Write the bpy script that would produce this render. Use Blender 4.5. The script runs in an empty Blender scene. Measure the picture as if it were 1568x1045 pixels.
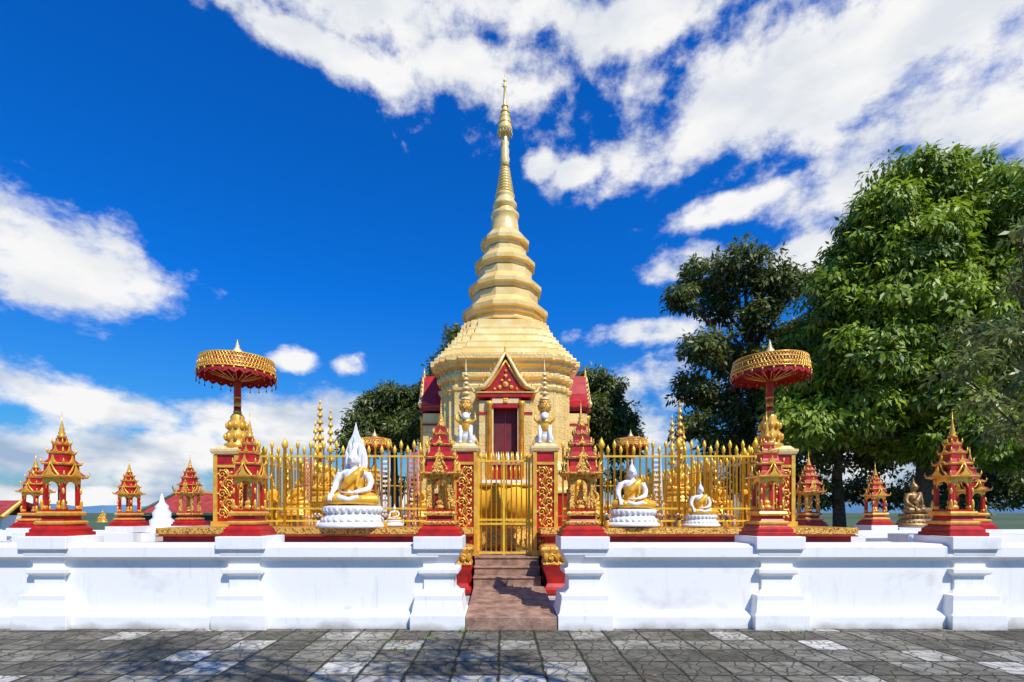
import bpy, bmesh, math, random
import numpy as np
from mathutils import Vector, Matrix
random.seed(7); rng=np.random.default_rng(11)
scene=bpy.context.scene
R=math.radians
F=784.0; VX=768.0; HY=785.0; CH=1.6
def PX(px,d): return (px-VX)*d/F
def PZ(py,d): return CH+(HY-py)*d/F
AX=0.1
# ------------------------------------------------------------ materials
def nt(m):
    m.use_nodes=True; return m.node_tree
def mk(name,c1,c2=None,rough=0.6,metal=0.0,scale=4.0,bump=0.0,bscale=30.0,detail=3,spec=0.5,lo=0.35,hi=0.65,bd=0.02):
    m=bpy.data.materials.new(name); t=nt(m); N=t.nodes; L=t.links
    b=N['Principled BSDF']; b.inputs['Roughness'].default_value=rough; b.inputs['Metallic'].default_value=metal
    b.inputs['Specular IOR Level'].default_value=spec
    if c2 is None: c2=tuple(x*0.7 for x in c1)
    tc=N.new('ShaderNodeTexCoord')
    n=N.new('ShaderNodeTexNoise'); n.inputs['Scale'].default_value=scale; n.inputs['Detail'].default_value=detail
    L.new(tc.outputs['Object'],n.inputs['Vector'])
    r=N.new('ShaderNodeValToRGB'); r.color_ramp.elements[0].position=lo; r.color_ramp.elements[1].position=hi
    r.color_ramp.elements[0].color=(*c2,1); r.color_ramp.elements[1].color=(*c1,1)
    L.new(n.outputs['Fac'],r.inputs['Fac']); L.new(r.outputs['Color'],b.inputs['Base Color'])
    if bump>0:
        n2=N.new('ShaderNodeTexNoise'); n2.inputs['Scale'].default_value=bscale; n2.inputs['Detail'].default_value=2
        L.new(tc.outputs['Object'],n2.inputs['Vector'])
        bp=N.new('ShaderNodeBump'); bp.inputs['Strength'].default_value=bump; bp.inputs['Distance'].default_value=bd
        L.new(n2.outputs['Fac'],bp.inputs['Height']); L.new(bp.outputs['Normal'],b.inputs['Normal'])
    return m
GOLD=mk('gold_paint',(0.94,0.54,0.08),(0.74,0.36,0.035),0.28,0.3,9)
GOLDD=mk('ornate_gold',(0.88,0.50,0.08),(0.34,0.08,0.02),0.36,0.3,34,0.9,60,lo=0.38,hi=0.52)
FENCE=mk('fence_gold',(0.94,0.60,0.05),(0.78,0.44,0.035),0.35,0.2,6)
RED=mk('red_lacquer',(0.50,0.013,0.010),(0.29,0.009,0.008),0.36,0,5)
DRED=mk('dark_red',(0.14,0.010,0.018),(0.08,0.008,0.012),0.6,0,6)
SWHITE=mk('statue_white',(0.84,0.83,0.81),(0.72,0.72,0.70),0.4,0,8)
ROBE=mk('gold_robe',(0.92,0.52,0.05),(0.78,0.36,0.02),0.33,0.25,8)
CLOTH=mk('yellow_cloth',(0.90,0.48,0.02),(0.76,0.34,0.012),0.8,0,3,0.5,6)
TERRA=mk('terracotta_tile',(0.42,0.25,0.17),(0.20,0.11,0.075),0.7,0,7,0.5,50)
BRONZE=mk('old_bronze',(0.42,0.24,0.07),(0.18,0.10,0.04),0.45,0.4,6)
CREAM=mk('cream_gold',(0.92,0.73,0.40),(0.86,0.57,0.20),0.35,0.15,10)
PINK=mk('pink_paint',(0.70,0.28,0.28),(0.5,0.15,0.15),0.6)
GREY=mk('grey_metal',(0.55,0.55,0.55),(0.4,0.4,0.4),0.5)
BARK=mk('bark',(0.10,0.075,0.05),(0.045,0.033,0.022),0.9,0,9,0.8,14)
TILER=mk('red_roof_tile',(0.45,0.05,0.03),(0.28,0.03,0.02),0.6,0,4,0.5,20)
DGREEN=mk('green_trim',(0.03,0.10,0.05),None,0.6)
COURT=mk('courtyard_paving',(0.52,0.50,0.47),(0.34,0.32,0.30),0.85,0,3,0.3,20)
GPLAIN=mk('gilded_plain',(0.98,0.73,0.30),(0.90,0.58,0.17),0.27,0.2,2.4,0.35,6,3,bd=0.03)

def wallmat():
    m=bpy.data.materials.new('whitewash'); t=nt(m); N=t.nodes; L=t.links; b=N['Principled BSDF']
    b.inputs['Roughness'].default_value=0.75; b.inputs['Specular IOR Level'].default_value=0.25
    g=N.new('ShaderNodeNewGeometry'); sp=N.new('ShaderNodeSeparateXYZ'); L.new(g.outputs['Position'],sp.inputs[0])
    mp=N.new('ShaderNodeMapping'); mp.inputs['Scale'].default_value=(7,7,0.9); L.new(g.outputs['Position'],mp.inputs['Vector'])
    n=N.new('ShaderNodeTexNoise'); n.inputs['Scale'].default_value=1.3; n.inputs['Detail'].default_value=5; n.inputs['Roughness'].default_value=0.65
    L.new(mp.outputs[0],n.inputs['Vector'])
    n2=N.new('ShaderNodeTexNoise'); n2.inputs['Scale'].default_value=2.2; n2.inputs['Detail'].default_value=5; L.new(g.outputs['Position'],n2.inputs['Vector'])
    mr=N.new('ShaderNodeMapRange'); mr.inputs[1].default_value=0.0; mr.inputs[2].default_value=0.13; mr.inputs[3].default_value=0.40; mr.inputs[4].default_value=0; L.new(sp.outputs['Z'],mr.inputs[0])
    mr2=N.new('ShaderNodeMapRange'); mr2.inputs[1].default_value=0.56; mr2.inputs[2].default_value=0.82; mr2.inputs[3].default_value=0; mr2.inputs[4].default_value=0.4; L.new(n.outputs['Fac'],mr2.inputs[0])
    ad=N.new('ShaderNodeMath'); ad.operation='ADD'; L.new(mr.outputs[0],ad.inputs[0]); L.new(n2.outputs['Fac'],ad.inputs[1])
    mr3=N.new('ShaderNodeMapRange'); mr3.inputs[1].default_value=0.60; mr3.inputs[2].default_value=0.95; mr3.inputs[3].default_value=0; mr3.inputs[4].default_value=0.85; L.new(ad.outputs[0],mr3.inputs[0])
    mx=N.new('ShaderNodeMath'); mx.operation='MAXIMUM'; L.new(mr2.outputs[0],mx.inputs[0]); L.new(mr3.outputs[0],mx.inputs[1])
    mix=N.new('ShaderNodeMixRGB'); mix.inputs[1].default_value=(0.84,0.82,0.79,1); mix.inputs[2].default_value=(0.38,0.35,0.29,1)
    L.new(mx.outputs[0],mix.inputs[0]); L.new(mix.outputs[0],b.inputs['Base Color'])
    bp=N.new('ShaderNodeBump'); bp.inputs['Strength'].default_value=0.3; bp.inputs['Distance'].default_value=0.01
    L.new(n2.outputs['Fac'],bp.inputs['Height']); L.new(bp.outputs['Normal'],b.inputs['Normal'])
    return m
WHITE=wallmat()

def stupamat():
    m=bpy.data.materials.new('gilded_sheet'); t=nt(m); N=t.nodes; L=t.links; b=N['Principled BSDF']
    b.inputs['Roughness'].default_value=0.30; b.inputs['Metallic'].default_value=0.2
    tc=N.new('ShaderNodeTexCoord'); sp=N.new('ShaderNodeSeparateXYZ'); L.new(tc.outputs['Object'],sp.inputs[0])
    at=N.new('ShaderNodeMath'); at.operation='ADD'; L.new(sp.outputs['X'],at.inputs[0]); L.new(sp.outputs['Y'],at.inputs[1])
    cb=N.new('ShaderNodeCombineXYZ'); L.new(at.outputs[0],cb.inputs[0]); L.new(sp.outputs['Z'],cb.inputs[1])
    br=N.new('ShaderNodeTexBrick'); br.inputs['Scale'].default_value=1; br.inputs['Brick Width'].default_value=0.42; br.inputs['Row Height'].default_value=0.30
    br.inputs['Mortar Size'].default_value=0.005; br.inputs['Color1'].default_value=(0.97,0.70,0.27,1); br.inputs['Color2'].default_value=(0.92,0.61,0.19,1); br.inputs['Mortar'].default_value=(0.66,0.38,0.10,1)
    L.new(cb.outputs[0],br.inputs['Vector'])
    n=N.new('ShaderNodeTexNoise'); n.inputs['Scale'].default_value=2.5; n.inputs['Detail'].default_value=5; L.new(tc.outputs['Object'],n.inputs['Vector'])
    mr=N.new('ShaderNodeMapRange'); mr.inputs[1].default_value=0.3; mr.inputs[2].default_value=0.7; mr.inputs[3].default_value=0.82; mr.inputs[4].default_value=1.05; L.new(n.outputs['Fac'],mr.inputs[0])
    mul=N.new('ShaderNodeMixRGB'); mul.blend_type='MULTIPLY'; mul.inputs[0].default_value=1; L.new(br.outputs['Color'],mul.inputs[1]); L.new(mr.outputs[0],mul.inputs[2])
    L.new(mul.outputs[0],b.inputs['Base Color'])
    n3=N.new('ShaderNodeTexNoise'); n3.inputs['Scale'].default_value=18; n3.inputs['Detail'].default_value=3; L.new(tc.outputs['Object'],n3.inputs['Vector'])
    bp=N.new('ShaderNodeBump'); bp.inputs['Strength'].default_value=0.7; bp.inputs['Distance'].default_value=0.022
    L.new(n3.outputs['Fac'],bp.inputs['Height']); L.new(bp.outputs['Normal'],b.inputs['Normal'])
    return m
STUPA=stupamat()

def leafmat(name,c1,c2,rough=0.45,tr=0.35):
    m=bpy.data.materials.new(name); t=nt(m); N=t.nodes; L=t.links; b=N['Principled BSDF']; out=N['Material Output']
    b.inputs['Roughness'].default_value=rough
    a=N.new('ShaderNodeAttribute'); a.attribute_name='tint'
    mix=N.new('ShaderNodeMixRGB'); mix.inputs[1].default_value=(*c1,1); mix.inputs[2].default_value=(*c2,1)
    L.new(a.outputs['Fac'],mix.inputs[0]); L.new(mix.outputs[0],b.inputs['Base Color'])
    tl=N.new('ShaderNodeBsdfTranslucent'); L.new(mix.outputs[0],tl.inputs['Color'])
    ms=N.new('ShaderNodeMixShader'); ms.inputs[0].default_value=tr
    L.new(b.outputs[0],ms.inputs[1]); L.new(tl.outputs[0],ms.inputs[2]); L.new(ms.outputs[0],out.inputs['Surface'])
    return m
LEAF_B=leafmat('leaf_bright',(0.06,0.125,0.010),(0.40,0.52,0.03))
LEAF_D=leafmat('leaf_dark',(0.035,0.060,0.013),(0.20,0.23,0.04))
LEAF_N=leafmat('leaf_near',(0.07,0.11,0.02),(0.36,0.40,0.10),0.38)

def tilemat():
    m=bpy.data.materials.new('stamped_paving'); t=nt(m); N=t.nodes; L=t.links; b=N['Principled BSDF']
    b.inputs['Roughness'].default_value=0.9; b.inputs['Specular IOR Level'].default_value=0.25
    g=N.new('ShaderNodeNewGeometry')
    S=0.46
    nd=N.new('ShaderNodeTexNoise'); nd.inputs['Scale'].default_value=2.2; nd.inputs['Detail'].default_value=2; L.new(g.outputs['Position'],nd.inputs['Vector'])
    ds=N.new('ShaderNodeVectorMath'); ds.operation='SCALE'; ds.inputs['Scale'].default_value=0.06; L.new(nd.outputs['Color'],ds.inputs[0])
    da=N.new('ShaderNodeVectorMath'); da.operation='ADD'; L.new(ds.outputs[0],da.inputs[0]); L.new(g.outputs['Position'],da.inputs[1])
    sc=N.new('ShaderNodeVectorMath'); sc.operation='SCALE'; sc.inputs['Scale'].default_value=1/S; L.new(da.outputs[0],sc.inputs[0])
    fl=N.new('ShaderNodeVectorMath'); fl.operation='FLOOR'; L.new(sc.outputs[0],fl.inputs[0])
    fr=N.new('ShaderNodeVectorMath'); fr.operation='FRACTION'; L.new(sc.outputs[0],fr.inputs[0])
    sx=N.new('ShaderNodeSeparateXYZ'); L.new(fr.outputs[0],sx.inputs[0])
    sf=N.new('ShaderNodeSeparateXYZ'); L.new(fl.outputs[0],sf.inputs[0]); cf=N.new('ShaderNodeCombineXYZ'); L.new(sf.outputs[0],cf.inputs[0]); L.new(sf.outputs[1],cf.inputs[1])
    wn=N.new('ShaderNodeTexWhiteNoise'); wn.noise_dimensions='2D'; L.new(cf.outputs[0],wn.inputs['Vector'])
    def edge(o):
        a=N.new('ShaderNodeMath'); a.operation='SUBTRACT'; a.inputs[1].default_value=0.5; L.new(o,a.inputs[0])
        c=N.new('ShaderNodeMath'); c.operation='ABSOLUTE'; L.new(a.outputs[0],c.inputs[0]); return c.outputs[0]
    mx=N.new('ShaderNodeMath'); mx.operation='MAXIMUM'; L.new(edge(sx.outputs[0]),mx.inputs[0]); L.new(edge(sx.outputs[1]),mx.inputs[1])
    nz=N.new('ShaderNodeTexNoise'); nz.inputs['Scale'].default_value=9; nz.inputs['Detail'].default_value=4; L.new(g.outputs['Position'],nz.inputs['Vector'])
    ja=N.new('ShaderNodeMath'); ja.operation='MULTIPLY_ADD'; ja.inputs[1].default_value=0.09; L.new(nz.outputs['Fac'],ja.inputs[0]); L.new(mx.outputs[0],ja.inputs[2])
    jo=N.new('ShaderNodeMapRange'); jo.inputs[1].default_value=0.495; jo.inputs[2].default_value=0.535; L.new(ja.outputs[0],jo.inputs[0])
    vo=N.new('ShaderNodeTexVoronoi'); vo.feature='DISTANCE_TO_EDGE'; vo.inputs['Scale'].default_value=6.0; L.new(da.outputs[0],vo.inputs['Vector'])
    vr=N.new('ShaderNodeMapRange'); vr.inputs[1].default_value=0.0; vr.inputs[2].default_value=0.07; vr.inputs[3].default_value=0.75; vr.inputs[4].default_value=0; L.new(vo.outputs['Distance'],vr.inputs[0])
    n2=N.new('ShaderNodeTexNoise'); n2.inputs['Scale'].default_value=2.0; n2.inputs['Detail'].default_value=7; n2.inputs['Roughness'].default_value=0.8; L.new(g.outputs['Position'],n2.inputs['Vector'])
    rp=N.new('ShaderNodeValToRGB'); e=rp.color_ramp.elements; e[0].position=0; e[0].color=(0.11,0.098,0.072,1); e[1].position=0.6; e[1].color=(0.20,0.182,0.14,1)
    x=e.new(0.82); x.color=(0.32,0.30,0.24,1); x=e.new(0.90); x.color=(0.54,0.51,0.44,1)
    L.new(wn.outputs['Value'],rp.inputs['Fac'])
    nr=N.new('ShaderNodeMapRange'); nr.inputs[1].default_value=0.36; nr.inputs[2].default_value=0.64; nr.inputs[3].default_value=0.45; nr.inputs[4].default_value=1.4; L.new(n2.outputs['Fac'],nr.inputs[0])
    m1=N.new('ShaderNodeMixRGB'); m1.blend_type='MULTIPLY'; m1.inputs[0].default_value=1; L.new(rp.outputs[0],m1.inputs[1]); L.new(nr.outputs[0],m1.inputs[2])
    m2=N.new('ShaderNodeMixRGB'); m2.inputs[2].default_value=(0.045,0.041,0.027,1); L.new(vr.outputs[0],m2.inputs[0]); L.new(m1.outputs[0],m2.inputs[1])
    m3=N.new('ShaderNodeMixRGB'); m3.inputs[2].default_value=(0.03,0.032,0.015,1); L.new(jo.outputs[0],m3.inputs[0]); L.new(m2.outputs[0],m3.inputs[1])
    ms=N.new('ShaderNodeMapRange'); ms.inputs[1].default_value=0.54; ms.inputs[2].default_value=0.67; ms.inputs[3].default_value=0; ms.inputs[4].default_value=0.55
    n5=N.new('ShaderNodeTexNoise'); n5.inputs['Scale'].default_value=1.1; n5.inputs['Detail'].default_value=6; n5.inputs['Roughness'].default_value=0.8; L.new(g.outputs['Position'],n5.inputs['Vector']); L.new(n5.outputs['Fac'],ms.inputs[0])
    m4=N.new('ShaderNodeMixRGB'); m4.inputs[2].default_value=(0.062,0.062,0.028,1); L.new(ms.outputs[0],m4.inputs[0]); L.new(m3.outputs[0],m4.inputs[1])
    L.new(m4.outputs[0],b.inputs['Base Color'])
    h=N.new('ShaderNodeMath'); h.operation='ADD'; L.new(jo.outputs[0],h.inputs[0]); L.new(vr.outputs[0],h.inputs[1])
    h2=N.new('ShaderNodeMath'); h2.operation='MULTIPLY_ADD'; h2.inputs[1].default_value=-1.6; L.new(n2.outputs['Fac'],h2.inputs[0]); L.new(h.outputs[0],h2.inputs[2])
    bp=N.new('ShaderNodeBump'); bp.invert=True; bp.inputs['Strength'].default_value=0.9; bp.inputs['Distance'].default_value=0.015; L.new(h2.outputs[0],bp.inputs['Height'])
    L.new(bp.outputs['Normal'],b.inputs['Normal'])
    return m
PAVE=tilemat()
LAND=mk('far_land',(0.09,0.13,0.045),(0.04,0.07,0.025),0.95,0,0.01)
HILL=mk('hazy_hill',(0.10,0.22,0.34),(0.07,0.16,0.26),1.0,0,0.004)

# ------------------------------------------------------------ mesh builder
class MB:
    def __init__(s): s.v=[];s.f=[];s.m=[];s.s=[];s.mats=[];s.M=Matrix.Identity(4)
    def mi(s,mat):
        if mat not in s.mats: s.mats.append(mat)
        return s.mats.index(mat)
    def add(s,vs,fs,mat,smooth=False):
        o=len(s.v); s.v+= [tuple(s.M@Vector(p)) for p in vs]; k=s.mi(mat)
        for f in fs: s.f.append(tuple(i+o for i in f)); s.m.append(k); s.s.append(smooth)
    def box(s,x0,x1,y0,y1,z0,z1,mat):
        s.add([(x0,y0,z0),(x1,y0,z0),(x1,y1,z0),(x0,y1,z0),(x0,y0,z1),(x1,y0,z1),(x1,y1,z1),(x0,y1,z1)],
              [(0,3,2,1),(4,5,6,7),(0,1,5,4),(1,2,6,5),(2,3,7,6),(3,0,4,7)],mat)
    def cb(s,cx,cy,hx,hy,z0,z1,mat): s.box(cx-hx,cx+hx,cy-hy,cy+hy,z0,z1,mat)
    def loft(s,poly,prof,cx,cy,mat,smooth=False,cap=True):
        n=len(poly); vs=[];fs=[]
        for r,z in prof: vs+=[(cx+p[0]*r,cy+p[1]*r,z) for p in poly]
        for k in range(len(prof)-1):
            fs+=[(k*n+i,k*n+(i+1)%n,(k+1)*n+(i+1)%n,(k+1)*n+i) for i in range(n)]
        if cap: fs.append(tuple(range(n))[::-1]); fs.append(tuple(range(len(vs)-n,len(vs))))
        s.add(vs,fs,mat,smooth)
    def lathe(s,prof,cx,cy,mat,n=16,smooth=True,sx=1,sy=1,rot=0):
        s.loft([(math.cos(rot+2*math.pi*i/n)*sx,math.sin(rot+2*math.pi*i/n)*sy) for i in range(n)],prof,cx,cy,mat,smooth)
    def sq(s,prof,cx,cy,mat): s.loft([(-1,-1),(1,-1),(1,1),(-1,1)],prof,cx,cy,mat)
    def ell(s,c,r,mat,n=14,k=9):
        vs=[];fs=[]
        for j in range(k+1):
            ph=math.pi*j/k
            for i in range(n):
                th=2*math.pi*i/n
                vs.append((c[0]+r[0]*math.sin(ph)*math.cos(th),c[1]+r[1]*math.sin(ph)*math.sin(th),c[2]-r[2]*math.cos(ph)))
        for j in range(k):
            for i in range(n): fs.append((j*n+i,j*n+(i+1)%n,(j+1)*n+(i+1)%n,(j+1)*n+i))
        s.add(vs,fs,mat,True)
    def tube(s,pts,rad,mat,n=8,cap=True):
        if not isinstance(rad,(list,tuple)): rad=[rad]*len(pts)
        P=[Vector(p) for p in pts]; vs=[];fs=[]
        u=None
        for i,p in enumerate(P):
            d=(P[min(i+1,len(P)-1)]-P[max(i-1,0)]).normalized()
            if u is None: u=d.orthogonal().normalized()
            else: u=(u-d*u.dot(d)).normalized()
            w=d.cross(u)
            for k in range(n):
                a=2*math.pi*k/n; q=p+(u*math.cos(a)+w*math.sin(a))*rad[i]; vs.append(tuple(q))
        for i in range(len(P)-1):
            for k in range(n): fs.append((i*n+k,i*n+(k+1)%n,(i+1)*n+(k+1)%n,(i+1)*n+k))
        if cap: fs.append(tuple(range(n))[::-1]); fs.append(tuple(range(len(vs)-n,len(vs))))
        s.add(vs,fs,mat,True)
    def extr(s,poly,y0,y1,mat):
        n=len(poly); vs=[(p[0],y0,p[1]) for p in poly]+[(p[0],y1,p[1]) for p in poly]
        s.add(vs,[tuple(range(n)),tuple(range(2*n-1,n-1,-1))]+[((i+1)%n,i,n+i,n+(i+1)%n) for i in range(n)],mat)
    def extx(s,poly,x0,x1,mat):
        n=len(poly); vs=[(x0,p[0],p[1]) for p in poly]+[(x1,p[0],p[1]) for p in poly]
        s.add(vs,[tuple(range(n))[::-1],tuple(range(n,2*n))]+[(i,(i+1)%n,n+(i+1)%n,n+i) for i in range(n)],mat)
    def mesh(s,name):
        me=bpy.data.meshes.new(name); me.from_pydata(s.v,[],s.f)
        for m in s.mats: me.materials.append(m)
        me.polygons.foreach_set('material_index',s.m); me.polygons.foreach_set('use_smooth',s.s); me.update()
        return me
    def obj(s,name,parent=None,fix=True,bev=0):
        me=s.mesh(name)
        if fix: fixmesh(me)
        o=bpy.data.objects.new(name,me); scene.collection.objects.link(o)
        if parent: o.parent=parent
        if bev:
            b=o.modifiers.new('b','BEVEL'); b.width=bev; b.segments=2; b.limit_method='ANGLE'; b.angle_limit=R(40)
        return o
def fixmesh(me):
    bm=bmesh.new(); bm.from_mesh(me); bmesh.ops.recalc_face_normals(bm,faces=bm.faces); bm.to_mesh(me); bm.free(); return me
def empty(name,loc=(0,0,0),rot=0,sc=1):
    e=bpy.data.objects.new(name,None); scene.collection.objects.link(e); e.location=loc; e.rotation_euler=(0,0,rot); e.scale=(sc,)*3
    e.empty_display_size=0.1; return e
def inst(name,me,loc,rot=0,sc=1):
    o=bpy.data.objects.new(name,me); scene.collection.objects.link(o); o.location=loc; o.rotation_euler=(0,0,rot); o.scale=(sc,)*3 if not isinstance(sc,tuple) else sc
    return o

# ------------------------------------------------------------ ground
m=MB(); m.add([(-4000,-4000,0),(4000,-4000,0),(4000,6000,0),(-4000,6000,0)],[(0,1,2,3)],LAND); m.obj('ground')
m=MB(); m.add([(-30,-14,0.004),(30,-14,0.004),(30,7.3,0.004),(-30,7.3,0.004)],[(0,1,2,3)],PAVE); m.obj('stone_pavement')
m=MB(); m.box(-16,16,7.4,26,-0.05,0.15,COURT); m.obj('courtyard_floor')
hv=[];hf=[];n=200
for i in range(n+1):
    a=-1.3+2.6*i/n; d=2600
    h=34+20*math.sin(i*0.13)+12*math.sin(i*0.31+1)+5*math.sin(i*0.9)+2*math.sin(i*2.1); h=max(h,8)
    hv+=[(d*math.sin(a),d*math.cos(a),-5),(d*1.05*math.sin(a),d*1.05*math.cos(a),h)]
for i in range(n): hf.append((2*i,2*i+2,2*i+3,2*i+1))
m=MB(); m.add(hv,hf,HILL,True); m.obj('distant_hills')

# ------------------------------------------------------------ white wall
post=[(.375,0),(.375,.2),(.355,.23),(.325,.40),(.325,.47),(.27,.48),(.21,.54),(.21,.72),(.275,.76),(.275,.82),(.22,.84),(.22,.90),(.29,1.02),(.30,1.09),(.335,1.10),(.335,1.27)]
wallp=[(7.02,0),(7.02,.17),(7.13,.24),(7.13,.93),(7.09,.97),(7.02,.985),(7.02,1.13),(7.10,1.165),(7.50,1.165),(7.57,1.13),(7.57,1.0),(7.47,.97),(7.47,0)]
PL=[-.87-2.7*k for k in range(6)]; PR=[1.14+2.67*k for k in range(6)]
for P,a,b in ((PL,-18,-.87),(PR,1.14,18)):
    m=MB(); m.extx(wallp,a,b,WHITE)
    for x in P: m.sq(post,x,7.305,WHITE)
    m.obj('white_boundary_wall',bev=0.008)
def lowwall(pts,h=1.15):
    m=MB()
    for (x0,y0),(x1,y1) in zip(pts[:-1],pts[1:]):
        d=Vector((x1-x0,y1-y0)); L=d.length; a=math.atan2(d.y,d.x)
        m.M=Matrix.Translation((x0,y0,0))@Matrix.Rotation(a,4,'Z')
        m.box(0,L,-.2,.2,0,h-.17,WHITE); m.box(-.03,L+.03,-.27,.27,h-.168,h,WHITE)
    m.M=Matrix.Identity(4); return m
m=lowwall([(-14,12.9),(-6.6,12.9)])
for x,y in ((PX(198,12.5),12.5),(PX(291,12.9),12.9)): m.sq(post,x,y,WHITE)
m.obj('white_boundary_wall')
m=lowwall([(-12,11.2),(-9.7,11.2)]); m.sq(post,PX(55,11.2),11.2,WHITE); m.obj('white_boundary_wall')
m=lowwall([(-8.9,9.6),(-6.75,9.6),(-6.75,12.6)],1.22); m.obj('white_boundary_wall')
m=lowwall([(6.75,9.9),(6.75,12.3),(14,13.5)])
for x,y in ((PX(1238,12.2),12.2),(PX(1340,13.5),13.5)): m.sq(post,x,y,WHITE)
m.obj('white_boundary_wall')
m=lowwall([(8.0,10.3),(13,10.3)],1.17); m.sq(post,PX(1485,10.3),10.3,WHITE); m.obj('white_boundary_wall')

# ------------------------------------------------------------ path and steps
m=MB()
m.extx([(6.93,0.006),(6.93,.18),(9.1,.30),(9.1,.006)],AX-.59,AX+.65,TERRA)
for k in range(3):
    m.box(AX-.60,AX+.60,9.1+.25*k,10.4,.3+.157*k if k else 0.02,.3+.157*(k+1)-.03,TERRA)
    m.box(AX-.61,AX+.61,9.08+.25*k,9.36+.25*k if k<2 else 10.4,.3+.157*(k+1)-.03+.001,.3+.157*(k+1),TERRA)
m.obj('stair_path',bev=0.006)

# ------------------------------------------------------------ platform
m=MB()
m.box(AX-5.2,AX+5.2,10.41,20.9,0.15,.765,COURT)
def rim(x0,x1,y0,y1):
    m.box(x0,x1,y0,y1,.15,.9,RED); m.box(x0+.05,x1-.05,y0+.05,y1-.05,.9,1.16,RED)
    m.box(x0-.03,x1+.03,y0-.03,y1+.03,1.16,1.18,RED); m.box(x0,x1,y0,y1,1.18,1.21,GOLD)
    m.box(x0-.03,x1+.03,y0-.03,y1+.03,1.21,1.32,GOLDD)
rim(AX-6.4,AX-.65,9.4,10.3); rim(AX+.65,AX+6.4,9.4,10.3)
rim(AX-6.4,AX-5.25,10.37,21.6); rim(AX+5.25,AX+6.4,10.37,21.6); rim(AX-5.17,AX+5.17,20.95,21.6)
m.obj('stupa_platform')
for sx in (-1,1):
    m=MB(); cx=AX+sx*.87; cy=9.12
    m.sq([(.20,.16),(.24,.2),(.24,.26),(.20,.30),(.17,.36),(.19,.48),(.24,.6),(.25,.66)],cx,cy,RED)
    m.sq([(.22,.662),(.25,.70),(.22,.78),(.26,.86),(.29,.96),(.27,1.0),(.2,1.03)],cx,cy,GOLDD)
    for k in range(5): m.ell((cx-.2+.1*k,cy-.25,.84),(.05,.03,.09),GOLD,8,6)
    for s in (-1,1):
        pts=[(cx+s*(.11-.075*(1-t/14)*math.cos(t*.5)),cy-.275,.82+.07*(1-t/14)*math.sin(t*.5)) for t in range(13)]
        m.tube(pts,.012,GOLD,6)
    m.obj('stair_balustrade',bev=0.006)

def scrollpanel(m,cx,yf,z0,z1,hw,mat=None,mir=1):
    mat=mat or GOLD
    n=int(round((z1-z0)/(hw*1.15))); st=(z1-z0)/n
    pts=[]
    for i in range(41):
        t=i/40; pts.append((cx+mir*hw*.35*math.sin(t*n*math.pi),yf-.012,z0+t*(z1-z0)))
    m.tube(pts,.014,mat,6)
    for k in range(n):
        zc=z0+st*(k+.5); s=mir*(-1 if k%2==0 else 1); r=min(hw*.50,st*.50)
        pp=[]
        for i in range(20):
            a=i*.5; rr=r*(1-i/22); pp.append((cx+s*(hw*.42)+s*-rr*math.cos(a),yf-.014,zc+rr*math.sin(a)))
        m.tube(pp,[.016-.0004*i for i in range(20)],mat,6)
        for i in range(6):
            a=i*1.05; m.ell((cx+s*(hw*.42)+math.cos(a)*r*1.02,yf-.005,zc+math.sin(a)*r*1.02),(.022,.014,.022),mat,6,4)
        m.ell((cx-s*hw*.62,yf-.006,zc+st*.1),(.03,.014,.04),mat,6,4); m.ell((cx-s*hw*.45,yf-.006,zc-st*.2),(.024,.014,.03),mat,6,4)

def pillar(cx,cy,z0,z1):
    m=MB(); h=.225
    m.cb(cx,cy,h+.04,h+.04,z0,z0+.1,GOLD); m.cb(cx,cy,h-.02,h-.02,z0+.1,z1,RED)
    zt=z1-.26
    for sx in (-1,1):
        for sy in (-1,1): m.cb(cx+sx*(h-.025),cy+sy*(h-.025),.035,.035,z0+.1,z1-.02,GOLD)
    m.cb(cx,cy,h+.005,h+.005,zt,zt+.05,GOLD)
    scrollpanel(m,cx,cy-h+.02,z0+.16,zt-.03,h-.06,mir=1 if cx<0 else -1)
    for ang in (math.pi/2,-math.pi/2,math.pi):
        m.M=Matrix.Translation((cx,cy,0))@Matrix.Rotation(ang,4,'Z')@Matrix.Translation((-cx,-cy,0))
        scrollpanel(m,cx,cy-h+.02,z0+.16,zt-.03,h-.06)
    m.M=Matrix.Identity(4)
    m.cb(cx,cy,h-.01,h-.01,zt+.05,z1-.02,RED)
    m.sq([(h-.02,z1-.02),(h+.03,z1+.0),(h+.05,z1+.05),(h+.05,z1+.09),(h-.0,z1+.10),(h-.05,z1+.16)],cx,cy,CREAM)
    return m
for px in (712,832):
    m=pillar(PX(px,10)+0.02,9.98,.78,PZ(693,10)); m.obj('gate_pillar')

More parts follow.
